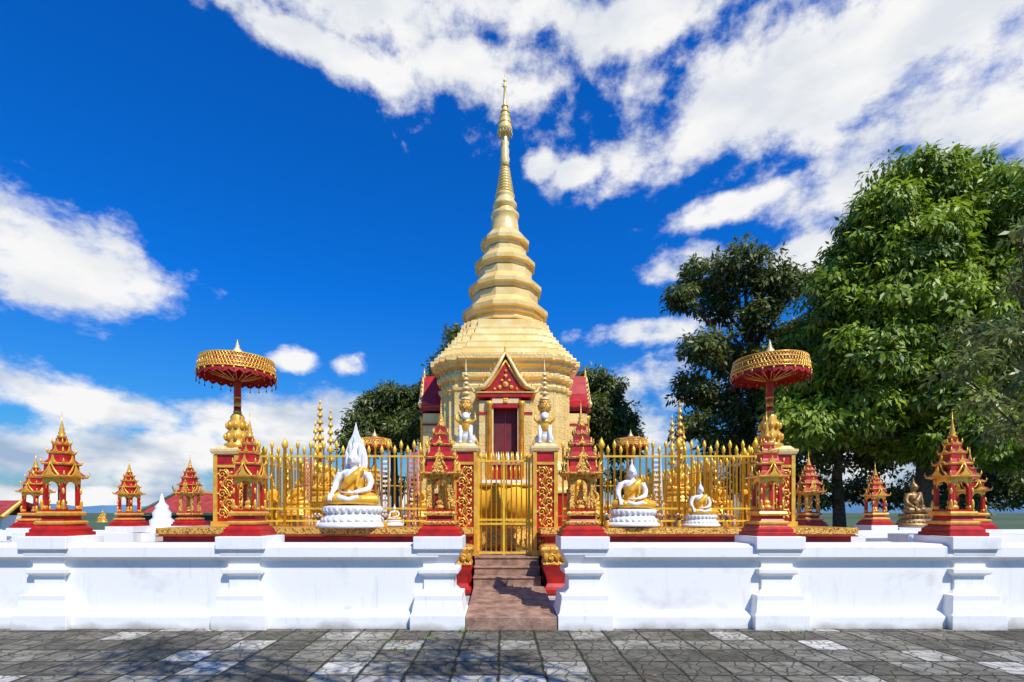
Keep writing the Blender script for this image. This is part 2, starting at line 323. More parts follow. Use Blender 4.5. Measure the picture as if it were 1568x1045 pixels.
def umbrella_mesh():
    m=MB(); z0=2.86
    m.lathe([(.23,z0),(.24,z0+.06),(.17,z0+.1),(.2,z0+.18),(.22,z0+.26),(.15,z0+.34),(.17,z0+.4),(.19,z0+.46),(.12,z0+.56),(.13,z0+.6),(.07,z0+.68)],0,0,GOLD,16)
    for k in range(10):
        a=k*.628
        for zz,rr in ((z0+.2,.21),(z0+.42,.18)): m.ell((math.cos(a)*rr,math.sin(a)*rr,zz),(.04,.04,.07),GOLD,6,5)
    zb=z0+.66
    for a,b,c in [(zb,zb+.14,RED),(zb+.14,zb+.24,GOLD),(zb+.24,4.55,RED)]: m.lathe([(.066,a),(.066,b)],0,0,c,12)
    for zz in (zb+.02,zb+.3): m.lathe([(.066,zz),(.082,zz+.02),(.066,zz+.04)],0,0,GOLD,12)
    n=32; rt,rb=.655,.70; zt=4.56; zl=4.30
    circ=[(math.cos(2*math.pi*i/n),math.sin(2*math.pi*i/n)) for i in range(n)]
    m.loft(circ,[(rb-.01,zl),(rt-.01,zt),(.45,zt+.06),(.2,zt+.1),(.05,zt+.12)],0,0,RED,False,cap=False)
    m.loft(circ,[(rb-.03,zl),(rt-.03,zt-.02),(.05,zt+.08)],0,0,RED,False,cap=False)
    for z,rr in ((zl,rb),(zl+.07,rb-.012),(zt-.08,rt+.014),(zt,rt)):
        pts=[(math.cos(2*math.pi*i/40)*rr,math.sin(2*math.pi*i/40)*rr,z) for i in range(41)]
        m.tube(pts,.013,GOLD,6,False)
    for i in range(72):
        a=2*math.pi*i/72
        for s in (-1,1):
            a2=a+s*2*math.pi/36
            m.tube([(math.cos(a)*(rb+.002),math.sin(a)*(rb+.002),zl),(math.cos(a2)*(rt+.003),math.sin(a2)*(rt+.003),zt)],.0075,GOLD,4,False)
        if i%2==0: m.ell((math.cos(a)*(rb-.02),math.sin(a)*(rb-.02),zl+.13),(.017,.017,.025),CREAM,5,4)
    k=120; vs=[];fs=[]
    for i in range(k):
        a=2*math.pi*i/k; dz=.07+.05*abs(math.sin(a*12)); vs+=[(math.cos(a)*(rb-.015),math.sin(a)*(rb-.015),zl),(math.cos(a)*(rb-.01),math.sin(a)*(rb-.01),zl-dz)]
    for i in range(k): j=(i+1)%k; fs.append((2*i,2*j,2*j+1,2*i+1))
    m.add(vs,fs,RED)
    for i in range(24):
        a=2*math.pi*(i+.5)/24; c,s=math.cos(a)*rb,math.sin(a)*rb
        m.tube([(c,s,zl-.1),(c,s,zl-.18)],[.005,.005],DRED,4); m.ell((c,s,zl-.19),(.014,.014,.022),DRED,5,4)
        m.ell((c,s,zl-.04),(.022,.022,.03),GOLD,5,4)
    for i in range(16):
        a=2*math.pi*i/16; m.tube([(.05*math.cos(a),.05*math.sin(a),4.16),(math.cos(a)*(rb-.05),math.sin(a)*(rb-.05),4.37)],.008,GOLD,4)
    m.lathe([(.12,zt+.11),(.14,zt+.14),(.07,zt+.17),(.08,zt+.21),(.035,zt+.26),(.04,zt+.29),(.012,zt+.36),(.004,zt+.42)],0,0,CREAM,12)
    return fixmesh(m.mesh('ceremonial_umbrella'))
UM=umbrella_mesh()
CL=(PX(355,10),10.0); CR=(PX(1189,10),10.0)
for c in (CL,CR,(CL[0],20.8),(CR[0],20.8)):
    m=pillar(c[0],c[1],1.33,2.72); m.obj('corner_pillar'); inst('ceremonial_umbrella',UM,(c[0]+(.11 if c[0]<0 else -.13),c[1],0))

def fence(p0,p1,z0=1.33,z1=3.02,sp=.125,name='golden_fence',r=.019):
    m=MB(); d=Vector((p1[0]-p0[0],p1[1]-p0[1])); L=d.length; a=math.atan2(d.y,d.x)
    m.M=Matrix.Translation((p0[0],p0[1],0))@Matrix.Rotation(a,4,'Z')
    n=int(L/sp); H=z1-z0
    for i in range(n+1):
        x=L*i/n; t=z1 if i%2==0 else z1-.10
        big=(i%12==6)
        rr=r*1.8 if big else r
        m.lathe([(rr,z0),(rr,t-.16),(rr*1.7,t-.15),(rr*1.7,t-.12),(rr*2.1,t-.09),(.003,t+ (.05 if big else 0))],x,0,FENCE,6)
    for z in (z0+.09,z0+.16*H+.06,z1-.34): m.box(0,L,-.018,.018,z,z+.035,FENCE)
    m.obj(name)
fence((CL[0]+.28,10),(AX-1.05,10)); fence((AX+1.1,10),(CR[0]-.28,10))
fence((CL[0],10.3),(CL[0],20.5),sp=.17); fence((CR[0],10.3),(CR[0],20.5),sp=.17); fence((CL[0]+.3,20.98),(CR[0]-.3,20.98),sp=.2)
m=MB()
gx0,gx1=PX(733,10),PX(810,10)
for i in range(10):
    x=gx0+.05+(gx1-gx0-.1)*i/9; m.lathe([(.014,.80),(.014,2.62),(.024,2.64),(.003,2.78)],x,9.95,FENCE,6)
for z in (.80,1.36,1.44,2.58): m.box(gx0,gx1,9.93,9.97,z,z+.04,FENCE)
for x in (gx0,gx1,(gx0+gx1)/2): m.cb(x,9.95,.022,.022,.78,2.66,FENCE)
m.obj('golden_gate')

def chatra(m,cx,cy,z0,n,r0,h,mat=GOLD,drop=.82):
    z=z0
    for k in range(n):
        r=r0*drop**k; hh=h*(0.93**k)
        m.lathe([(r*.3,z),(r*.95,z),(r,z+hh*.08),(r*.9,z+hh*.35),(r*.4,z+hh*.5),(r*.25,z+hh)],cx,cy,mat,12); z+=hh
    m.lathe([(r*.3,z),(r*.5,z+.03),(r*.2,z+.08),(.003,z+.25)],cx,cy,mat,8)
    return z

def lion(cx,sgn):
    m=MB(); y=9.98; z=2.86
    m.cb(cx,y,.17,.17,z-.01,z+.06,SWHITE)
    b=z+.06
    m.ell((cx,y+.06,b+.17),(.12,.15,.17),SWHITE); m.ell((cx,y,b+.32),(.105,.11,.2),SWHITE)
    m.ell((cx,y-.05,b+.36),(.10,.08,.15),GOLD)
    for s in (-1,1):
        m.tube([(cx+s*.085,y-.04,b+.36),(cx+s*.10,y-.1,b+.18),(cx+s*.10,y-.12,b+.03)],[.05,.038,.035],SWHITE); m.ell((cx+s*.10,y-.15,b+.03),(.04,.06,.03),SWHITE,8,6)
        m.ell((cx+s*.13,y+.05,b+.1),(.06,.13,.1),SWHITE,8,6)
        m.tube([(cx+s*.10,y,b+.42),(cx+s*.19,y,b+.5),(cx+s*.17,y,b+.64)],[.03,.025,.006],GOLD)
        m.ell((cx+s*.075,y,b+.62),(.02,.015,.04),SWHITE,6,5)
    m.ell((cx,y-.04,b+.54),(.085,.10,.09),SWHITE); m.ell((cx,y-.13,b+.51),(.05,.05,.04),SWHITE,8,6)
    m.lathe([(.13,b+.40),(.14,b+.46),(.10,b+.5)],cx,y,GOLD,12)
    m.tube([(cx-sgn*.05,y+.18,b+.1),(cx-sgn*.14,y+.2,b+.3),(cx-sgn*.09,y+.2,b+.5),(cx-sgn*.17,y+.2,b+.68)],[.03,.035,.03,.005],GOLD)
    q=b+.60
    m.lathe([(.06,q),(.12,q+.08),(.14,q+.16),(.10,q+.21),(.13,q+.24),(.06,q+.27)],cx,y,GOLDD,14)
    chatra(m,cx,y,q+.27,6,.10,.11,CREAM,.86)
    m.obj('guardian_lion_statue')
lion(PX(712,10)+.02,1); lion(PX(832,10)+.02,-1)

# ------------------------------------------------------------ mini shrines
def shrine_mesh(ornate=False):
    m=MB(); G=GOLDD if ornate else GOLD
    m.sq([(.31,0),(.31,.05),(.28,.06),(.28,.1),(.225,.15),(.215,.17)],0,0,RED)
    m.sq([(.235,.17),(.245,.20),(.225,.22)],0,0,G)
    m.sq([(.19,.22),(.17,.26),(.18,.30)],0,0,RED)
    m.sq([(.215,.30),(.225,.335),(.21,.36)],0,0,G)
    m.sq([(.18,.36),(.18,.39)],0,0,RED)
    hb=.86 if not ornate else .90
    c=.142
    for sx in (-1,1):
        for sy in (-1,1):
            m.cb(sx*c,sy*c,.026,.026,.39,hb,G if ornate else RED)
            m.lathe([(.038,.39),(.038,.43),(.026,.45)],sx*c,sy*c,G,8); m.lathe([(.026,hb-.1),(.042,hb-.06),(.042,hb)],sx*c,sy*c,G,8)
            m.ell((sx*(c+.03),sy*(c+.03),.46),(.026,.026,.08),G,6,5); m.ell((sx*(c+.028),sy*(c+.028),.66),(.02,.02,.05),G,6,5)
    m.lathe([(.08,.39),(.085,.43),(.06,.46)],0,0,G,10); m.ell((0,0,.49),(.08,.055,.045),G); m.ell((0,.01,.59),(.045,.036,.1),G,10,8); m.ell((0,0,.705),(.03,.032,.04),G,8,6); m.lathe([(.016,.735),(.003,.80)],0,.0,G,6)
    for q in range(4):
        m.M=Matrix.Rotation(q*math.pi/2,4,'Z')
        poly=[(-.118,hb-.17)]+[(-.118*math.cos(t*math.pi/10),hb-.17+.12*math.sin(t*math.pi/10)) for t in range(1,10)]+[(.118,hb-.17),(.145,hb-.17),(.145,hb),(-.145,hb),(-.145,hb-.17)]
        m.extr(poly,-.165,-.15,G)
        hh=.32 if ornate else .22
        for s in (-1,1):
            m.tube([(s*.19,-.195,hb+.0),(s*.13,-.21,hb+.03),(s*.06,-.21,hb+hh*.5),(0,-.21,hb+hh)],[.018,.017,.015,.005],G,6)
        m.extr([(-.14,hb+.01),(.14,hb+.01),(.055,hb+hh*.45),(0,hb+hh*.85),(-.055,hb+hh*.45)],-.205,-.185,G if ornate else RED)
        if ornate:
            for t in range(7): m.ell((-.165+.055*t,-.215,hb+.02),(.024,.018,.035),GOLD,6,5)
            for s in (-1,1): m.tube([(s*.2,-.2,hb-.05),(s*.25,-.22,hb+.02),(s*.22,-.22,hb+.12),(s*.27,-.22,hb+.2)],[.025,.025,.02,.004],GOLD,6)
    m.M=Matrix.Identity(4)
    z=hb
    tiers=[(.235,.19),(.175,.165),(.125,.135),(.082,.105)]
    if ornate: tiers=[(.265,.23),(.205,.20),(.15,.16),(.10,.13)]
    for r,h in tiers:
        m.sq([(r,z),(r+.010,z+.02),(r,z+.03)],0,0,G)
        m.sq([(r-.008,z+.03),(r*.78,z+h*.40),(r*.68,z+h*.55),(r*.66,z+h)],0,0,RED)
        for sx in (-1,1):
            for sy in (-1,1):
                m.tube([(sx*r*.93,sy*r*.93,z+.02),(sx*r*1.04,sy*r*1.04,z+.05),(sx*r*1.05,sy*r*1.05,z+.10)],[.018,.014,.003],G,6)
        for q in range(4):
            m.M=Matrix.Rotation(q*math.pi/2,4,'Z')
            m.extr([(-r*.36,z+.03),(r*.36,z+.03),(r*.13,z+h*.45),(0,z+h*.9),(-r*.13,z+h*.45)],-r-.010,-r+.012,G)
        m.M=Matrix.Identity(4)
        z+=h
    m.lathe([(.056,z),(.066,z+.03),(.04,z+.05),(.05,z+.08),(.03,z+.11),(.036,z+.14),(.02,z+.17),(.024,z+.19),(.011,z+.23),(.003,z+.40)],0,0,G,10)
    return fixmesh(m.mesh('spirit_shrine'))
SH=shrine_mesh(False); SHO=shrine_mesh(True)
for P in (PL,PR):
    for k,x in enumerate(P):
        if k==0: inst('spirit_shrine',SHO,(x,7.36,1.27),0,(1,1,.96))
        else: inst('spirit_shrine',SH,(x-(.05 if x<0 else 0),7.36,1.27),0,(.88,.88,.96))
for px,d,o in ((55,11.2,0),(198,12.5,0),(291,12.9,1),(1238,12.2,1),(1340,13.5,0),(1485,10.3,0)):
    inst('spirit_shrine',SHO if o else SH,(PX(px,d),d,1.27),0,(.95,.95,.89))

# ------------------------------------------------------------ Buddha
def bake(m,vox,name,sm=3):
    me=m.mesh(name); o=bpy.data.objects.new('t',me); scene.collection.objects.link(o)
    r=o.modifiers.new('r','REMESH'); r.mode='VOXEL'; r.voxel_size=vox; r.use_smooth_shade=True
    s=o.modifiers.new('s','SMOOTH'); s.iterations=sm; s.factor=.5
    dg=bpy.context.evaluated_depsgraph_get(); me2=bpy.data.meshes.new_from_object(o.evaluated_get(dg)); bpy.data.objects.remove(o)
    me2.name=name; return me2
def buddha_parts():
    b=MB(); S=SWHITE
    b.tube([(0,.05,.08),(0,.05,.3),(0,.05,.45),(0,.05,.55)],[.17,.13,.155,.12],S,16)
    b.ell((0,.05,.51),(.225,.105,.085),S); b.tube([(0,.04,.55),(0,.03,.66)],[.065,.055],S,12)
    b.ell((0,.01,.73),(.085,.095,.115),S); b.ell((0,.03,.83),(.055,.055,.05),S); b.tube([(0,.03,.86),(0,.03,.93),(0,.03,1.02)],[.028,.024,.006],S)
    b.ell((0,-.085,.72),(.014,.02,.028),S,8,6); b.ell((0,-.08,.675),(.028,.014,.009),S,8,6)
    for s in (-1,1):
        b.ell((s*.088,.02,.70),(.013,.025,.055),S,8,6); b.ell((s*.034,-.082,.745),(.02,.01,.007),S,8,6)
    b.tube([(-.205,.05,.51),(-.275,.03,.37),(-.28,-.02,.28),(-.28,-.16,.2)],[.07,.056,.05,.034],S,12)
    b.tube([(.205,.05,.51),(.27,.03,.37),(.25,-.02,.26),(.07,-.19,.2)],[.07,.056,.05,.034],S,12)
    b.ell((-.28,-.2,.18),(.042,.05,.02),S,10,6); b.ell((.01,-.21,.2),(.06,.045,.02),S,10,6)
    for i in range(4):
        b.tube([(-.312+.021*i,-.23,.175),(-.314+.022*i,-.265,.14),(-.314+.022*i,-.275,.075-.006*abs(i-1.5))],[.0115,.011,.009],S,6)
        b.tube([(-.04,-.235+.021*i,.2),(-.10,-.24+.022*i,.205),(-.14+.006*abs(i-1.5),-.235+.02*i,.21)],[.0115,.011,.009],S,6)
    b.tube([(-.245,-.19,.18),(-.225,-.225,.15),(-.225,-.245,.12)],[.014,.012,.01],S,6)
    b.tube([(.02,-.17,.21),(-.015,-.16,.235),(-.045,-.165,.245)],[.014,.012,.01],S,6)
    for s in (-1,1): b.tube([(s*-.16,-.26,.13),(s*.0,-.27,.09)],[.045,.04],S,10)
    BODY=bake(b,.012,'body')
    r=MB()
    r.tube([(0,.05,.04),(0,.05,.3),(0,.05,.42),(0.03,.05,.5)],[.19,.145,.165,.13],ROBE,16)
    r.ell((0,.08,.09),(.27,.19,.10),ROBE)
    for s in (-1,1):
        r.tube([(s*.12,.06,.11),(s*.30,-.03,.10),(s*.37,-.13,.09),(s*.2,-.22,.09),(s*-.05,-.25,.08)],[.12,.11,.085,.075,.05],ROBE,12)
    r.tube([(.15,-.03,.57),(.05,-.085,.47),(-.06,-.10,.36),(-.13,-.08,.27)],[.06,.07,.07,.05],ROBE,10)
    r.tube([(.18,.06,.58),(.12,.13,.5),(0,.16,.35)],[.06,.07,.06],ROBE,10)
    r.tube([(.13,-.085,.56),(.11,-.12,.42),(.09,-.15,.28)],[.028,.03,.028],ROBE,8)
    return BODY,bake(r,.014,'robe')
BODY,ROBEM=buddha_parts()
def ped(mat=SWHITE):
    m=MB()
    m.lathe([(.54,-.34),(.56,-.31),(.52,-.27),(.47,-.24),(.48,-.2),(.44,-.16),(.40,-.12),(.45,-.06),(.46,-.02),(.42,0)],0,-.03,mat,24,True,1,.72)
    for i in range(26):
        a=2*math.pi*i/26
        m.ell((math.cos(a)*.425,-.03+math.sin(a)*.30,-.06),(.045,.04,.06),mat,6,5)
        m.ell((math.cos(a)*.45,-.03+math.sin(a)*.33,-.22),(.048,.035,.04),mat,6,5)
    return fixmesh(m.mesh('pedestal'))
PED=ped(); PEDG=ped(GOLD)
_rc={}
def recol(me,mat):
    k=(me.name,mat.name)
    if k not in _rc:
        c=me.copy(); c.materials.clear(); c.materials.append(mat); _rc[k]=c
    return _rc[k]
def buddha(px,d,pybase,H,hood=False,bm=None,rm=None,pm=None,name='seated_buddha_statue',rot=0):
    s=H/1.36; z=PZ(pybase,d)+.34*s
    e=empty(name,(PX(px,d),d,z),rot,s)
    B=BODY if bm is None else recol(BODY,bm); Rm=ROBEM if rm is None else recol(ROBEM,rm)
    for nm,me in (('body',B),('robe',Rm),('pedestal',pm or PED)):
        o=bpy.data.objects.new(nm,me); scene.collection.objects.link(o); o.parent=e
    if hood:
        m=MB()
        half=[(.13,.42),(.17,.55),(.19,.68),(.18,.80),(.155,.90),(.13,.96),(.115,1.02),(.08,1.08),(.05,1.14),(.025,1.22)]
        pts=[(-x,z) for x,z in half]+[(0,1.34)]+[(x,z) for x,z in half[::-1]]
        m.extr(pts,.13,.17,SWHITE)
        for x,zt in ((0,1.10),(-.075,.98),(.075,.98),(-.13,.85),(.13,.85)):
            m.tube([(x*.7,.12,.5),(x,.115,zt-.2),(x,.10,zt-.05),(x,.08,zt)],[.034,.034,.03,.016],SWHITE,8)
        m.obj('naga_hood',parent=e,bev=.006)
    return e
buddha(541,9.68,808,1.64,True)
buddha(968,9.70,806,1.30)
buddha(1073,9.70,806,.88)
buddha(604,9.75,805,.42)
buddha(1400,15,806,1.45,bm=BRONZE,rm=BRONZE,pm=recol(PED,BRONZE),rot=.3)
m=MB(); m.cb(PX(1400,15),15,.9,.6,.0,1.17,WHITE); m.obj('statue_plinth')
for px,d,yb,H in ((455,12.5,790,1.0),(640,12.5,792,.9),(690,11.2,798,.6),(905,12.6,790,.9),(930,11,797,.5),(1100,12.5,790,1.0),(500,14,770,1.2),(1040,14,770,1.2),(157,14,800,.35),(885,11.0,760,.5),(560,13,788,.8),(1005,13.3,788,.8)):
    buddha(px,d,yb,H,bm=GOLD,rm=ROBE,pm=PEDG,name='golden_buddha_statue')

def standing_mesh():
    m=MB()
    m.lathe([(.24,0),(.25,.05),(.2,.08),(.22,.12),(.19,.15)],0,0,GOLD,16)
    m.lathe([(.19,.15),(.20,.2),(.165,.5),(.15,.85),(.14,1.0),(.17,1.2),(.19,1.32),(.12,1.40),(.06,1.42)],0,0,CLOTH,16,True,1,.68)
    m.lathe([(.045,1.38),(.045,1.5)],0,0,GOLD,10); m.ell((0,-.01,1.57),(.075,.085,.105),GOLD); m.ell((0,.01,1.67),(.045,.045,.04),GOLD,8,6); m.lathe([(.02,1.69),(.022,1.74),(.003,1.84)],0,.01,GOLD,8)
    for s in (-1,1):
        m.tube([(s*.17,0,1.33),(s*.22,.02,1.1),(s*.19,-.06,.92),(s*.10,-.2,.98)],[.06,.052,.045,.03],CLOTH if s>0 else GOLD,10)
        m.ell((s*.09,-.22,1.02),(.028,.018,.05),GOLD,8,6); m.ell((s*.078,0,1.56),(.012,.02,.045),GOLD,6,5)
        for i in range(4): m.tube([(s*.09-.02+.013*i,-.225,1.05),(s*.09-.022+.014*i,-.23,1.11-.006*abs(i-1.5))],[.008,.006],GOLD,5)
        m.ell((s*.07,-.06,.17),(.04,.09,.025),GOLD,8,6)
    return fixmesh(m.mesh('standing_buddha'))
ST=standing_mesh()
for px,d,yb,H in ((418,10.9,805,1.0),(1142,10.9,805,1.0),(680,10.9,800,.9),(470,15.5,780,1.6),(1062,15.5,780,1.6)):
    inst('standing_buddha_statue',ST,(PX(px,d),d,PZ(yb,d)),0,H/1.84)

def spire(px,d,ytop,w=.28,n=9,name='golden_tiered_spire'):
    m=MB(); zt=PZ(ytop,d); z0=.77; x=PX(px,d)
    m.sq([(w*1.6,z0),(w*1.6,z0+.3),(w*1.3,z0+.35),(w*1.3,z0+.7),(w*1.5,z0+.75),(w,z0+.8)],x,d,GOLDD)
    zb=z0+.8; H=zt-zb-.25
    m.lathe([(w*.9,zb),(w*.7,zb+H*.18),(w*.75,zb+H*.2),(w*.5,zb+H*.3)],x,d,GOLD,12)
    hh=H*.7; s=sum(.93**k for k in range(n)); chatra(m,x,d,zb+H*.3,n,w*.8,hh/s,GOLD,.88)
    m.obj(name)
spire(490,17.5,607,.30); spire(506,19.5,622,.26,8); spire(483,15.5,640,.18,7); spire(1041,17.5,612,.30); spire(1029,19.5,632,.26,8); spire(1047,15.5,650,.17,7)
spire(640,13,672,.10,6); spire(905,13,676,.10,6); spire(525,13,690,.10,5); spire(1010,13,690,.10,5); spire(440,13.5,690,.12,5); spire(1095,13.5,690,.12,5)

for px,d in ((620,11.4),(575,11.6),(480,11.4),(935,11.4),(1020,11.7),(1110,11.3)):
    m=MB(); x=PX(px,d)
    m.cb(x,d,.30,.18,1.22,1.30,GOLD); m.cb(x,d,.26,.15,1.12,1.218,RED)
    for sx in (-1,1):
        for sy in (-1,1): m.cb(x+sx*.24,d+sy*.13,.03,.03,.767,1.118,RED)
    for i in range(4):
        xx=x-.2+.135*i; m.lathe([(.03,1.302),(.055,1.36),(.03,1.42),(.045,1.45)],xx,d,SWHITE if i%2 else GOLD,8)
        for j in range(6):
            a=j*1.05; m.ell((xx+.04*math.cos(a),d+.04*math.sin(a),1.50+.02*(j%2)),(.024,.024,.024),(PINK,CLOTH,SWHITE)[(i+j)%3],6,4)
    m.obj('offering_table')
# flower vases on the platform rim before the statues
for px in (487,590,930,1012,1040,1112):
    m=MB(); d=9.52; x=PX(px,d)
    m.lathe([(.03,1.322),(.05,1.37),(.025,1.42),(.04,1.45)],x,d,SWHITE if px%2 else GOLD,8)
    for j in range(8):
        a=j*.8; m.tube([(x,d,1.44),(x+.05*math.cos(a),d+.05*math.sin(a),1.52+.02*(j%3))],.004,DGREEN,4); m.ell((x+.055*math.cos(a),d+.055*math.sin(a),1.53+.02*(j%3)),(.02,.02,.02),(PINK,CLOTH,SWHITE)[j%3],6,4)
    m.obj('flower_vase')

for px,d,mt,yt in ((588,10.55,GREY,700),(633,10.6,PINK,688),(1008,10.6,GREY,690),(470,13,PINK,700)):
    m=MB(); x=PX(px,d); zt=PZ(yt,d)
    for s in (-1,1): m.tube([(x+s*.085,d-.1,.8),(x+s*.085,d+.15,zt)],.018,mt,6)
    k=int((zt-.9)/.1)
    for i in range(k):
        t=(i+.5)/k; m.box(x-.085,x+.085,d-.1+.25*t-.02,d-.1+.25*t+.02,.85+(zt-.9)*t,.85+(zt-.9)*t+.045,SWHITE if mt is GREY else mt)
    m.obj('offering_ladder')

m=MB()
ca=(AX,12.35)
m.lathe([(1.12,.77),(1.12,1.0),(1.0,1.05),(1.0,1.35),(1.06,1.38),(1.06,1.44),(.98,1.46)],ca[0],ca[1],GOLDD,32)
poly=[((1+.018*math.cos(14*t))*math.cos(t),(1+.018*math.cos(14*t))*math.sin(t)) for t in [2*math.pi*i/112 for i in range(112)]]
m.loft(poly,[(1.0,1.46),(.985,2.18)],ca[0],ca[1],CLOTH,True); m.lathe([(1.01,2.18),(1.03,2.22),(1.0,2.26),(.9,2.27)],ca[0],ca[1],GOLD,32)
m.box(AX-.55,AX+.55,11.6,12.2,2.275,2.34,SWHITE); m.box(AX-.33,AX+.33,11.62,12.0,2.34,2.68,RED)
for i in range(7): m.tube([(AX-.3+.1*i,11.6,2.36),(AX-.3+.1*i,11.6,2.66)],.012,GOLD,6)
m.box(AX-.36,AX+.36,11.58,12.02,2.68,2.72,PINK)
for i in range(6):
    x=AX-.28+.11*i; m.lathe([(.035,2.72),(.05,2.76),(.025,2.82),(.03,2.88),(.004,2.99)],x,11.7,SWHITE if i%2 else GOLD,8)
m.obj('offering_altar')

# ------------------------------------------------------------ STUPA
st=empty('golden_stupa'); CY=15.4
q=[(1,.6),(.93,.6),(.93,.76),(.85,.76),(.85,.85),(.76,.85),(.76,.93),(.6,.93),(.6,1)]
poly=[]
for k in range(4):
    a=k*math.pi/2; c,s=round(math.cos(a)),round(math.sin(a)); poly+=[(x*c-y*s,x*s+y*c) for x,y in q]
m=MB()
m.loft(poly,[(2.35,.77),(2.35,1.5),(2.2,1.52),(2.2,2.1)],AX,CY,RED)
m.loft(poly,[(2.26,2.102),(2.26,2.2),(2.0,2.25),(2.0,2.65),(2.06,2.67),(2.06,2.75),(1.86,2.8),(1.80,3.0),(1.80,4.86),(1.85,4.88),(1.87,4.98),(1.79,5.0),(1.79,5.14),(1.90,5.18),(1.90,5.30),(1.82,5.32),(1.82,5.44),(1.97,5.50),(1.97,5.58),(2.07,5.62),(2.07,5.76),(1.93,5.80)],AX,CY,STUPA)
m.obj('base_and_body',parent=st,bev=.012)
m=MB()
m.loft(poly,[(1.96,5.802),(1.88,5.94),(1.88,6.00),(1.76,6.02),(1.70,6.15),(1.70,6.22),(1.58,6.24),(1.52,6.40),(1.52,6.47),(1.42,6.49),(1.36,6.64),(1.36,6.72),(1.27,6.74),(1.25,6.95),(1.05,7.0)],AX,CY,GPLAIN)
m.obj('sloping_tiers',parent=st,bev=.012)
m=MB()
def Y(y): return 1.6+(785-y)/50.9
pr=[(1.20,6.7),(1.20,6.98),(1.28,7.0),(1.28,7.06),(1.12,7.12),(1.05,7.28)]
tiers=[(1.30,489,1.00),(1.11,451,.82),(.92,413,.65),(.74,379,.50)]
for i,(r,y,nk) in enumerate(tiers):
    z=Y(y)
    nx=(tiers[i+1][1] if i<3 else 371)
    pr+=[(r-.24,z-.16),(r-.12,z-.14),(r-.10,z-.05),(r,z-.03),(r,z+.08),(r-.07,z+.10),(nk+.05,z+.30),(nk,z+.34),(nk,Y(nx)-.2 if i<3 else z+.36)]
m.lathe(pr,AX,CY,GPLAIN,12,False,rot=R(15))
m.lathe([(.50,Y(371)-.02),(.47,Y(371)+.03),(.44,Y(362)),(.40,Y(345)),(.385,Y(338)),(.42,Y(335)),(.43,Y(331)),(.36,Y(328)),(.30,Y(326)),(.30,Y(322)),(.36,Y(319)),(.36,Y(315)),(.30,Y(311)),(.27,Y(304)),(.30,Y(302)),(.26,Y(299))],AX,CY,GPLAIN,24)
pr=[]; N=9
for i in range(N):
    t=i/N; r=.27-.13*t; y=299-(299-258)*t; dy=(299-258)/N
    pr+=[(r*.8,Y(y)),(r,Y(y-dy*.3)),(r,Y(y-dy*.5)),(r*.78,Y(y-dy*.95))]
m.lathe(pr,AX,CY,GPLAIN,20)
m.lathe([(.14,Y(258)),(.12,Y(250)),(.15,Y(245)),(.12,Y(240)),(.13,Y(230)),(.10,Y(225)),(.13,Y(220)),(.09,Y(215)),(.11,Y(208)),(.07,Y(205)),(.07,Y(196))],AX,CY,GPLAIN,16)
m.lathe([(.10,Y(206)),(.23,Y(204)),(.22,Y(198)),(.19,Y(192)),(.17,Y(184)),(.11,Y(174)),(.07,Y(164)),(.05,Y(156)),(.035,Y(135)),(.06,Y(133)),(.03,Y(130)),(.03,Y(126)),(.05,Y(124)),(.015,Y(120)),(.004,Y(110))],AX,CY,GPLAIN,16)
for i in range(14):
    a=i*2*math.pi/14; m.tube([(AX+.22*math.cos(a),CY+.22*math.sin(a),Y(204)),(AX+.22*math.cos(a),CY+.22*math.sin(a),Y(209))],[.012,.02],GREY,5)
for k in range(4):
    r=.19-.035*k; z=Y(192-9*k); m.lathe([(r,z),(r+.02,z+.02),(r-.02,z+.05)],AX,CY,GOLD,16)
m.box(AX-.10,AX-.02,CY-.01,CY+.01,Y(133),Y(128),GREY)
m.obj('spire',parent=st)
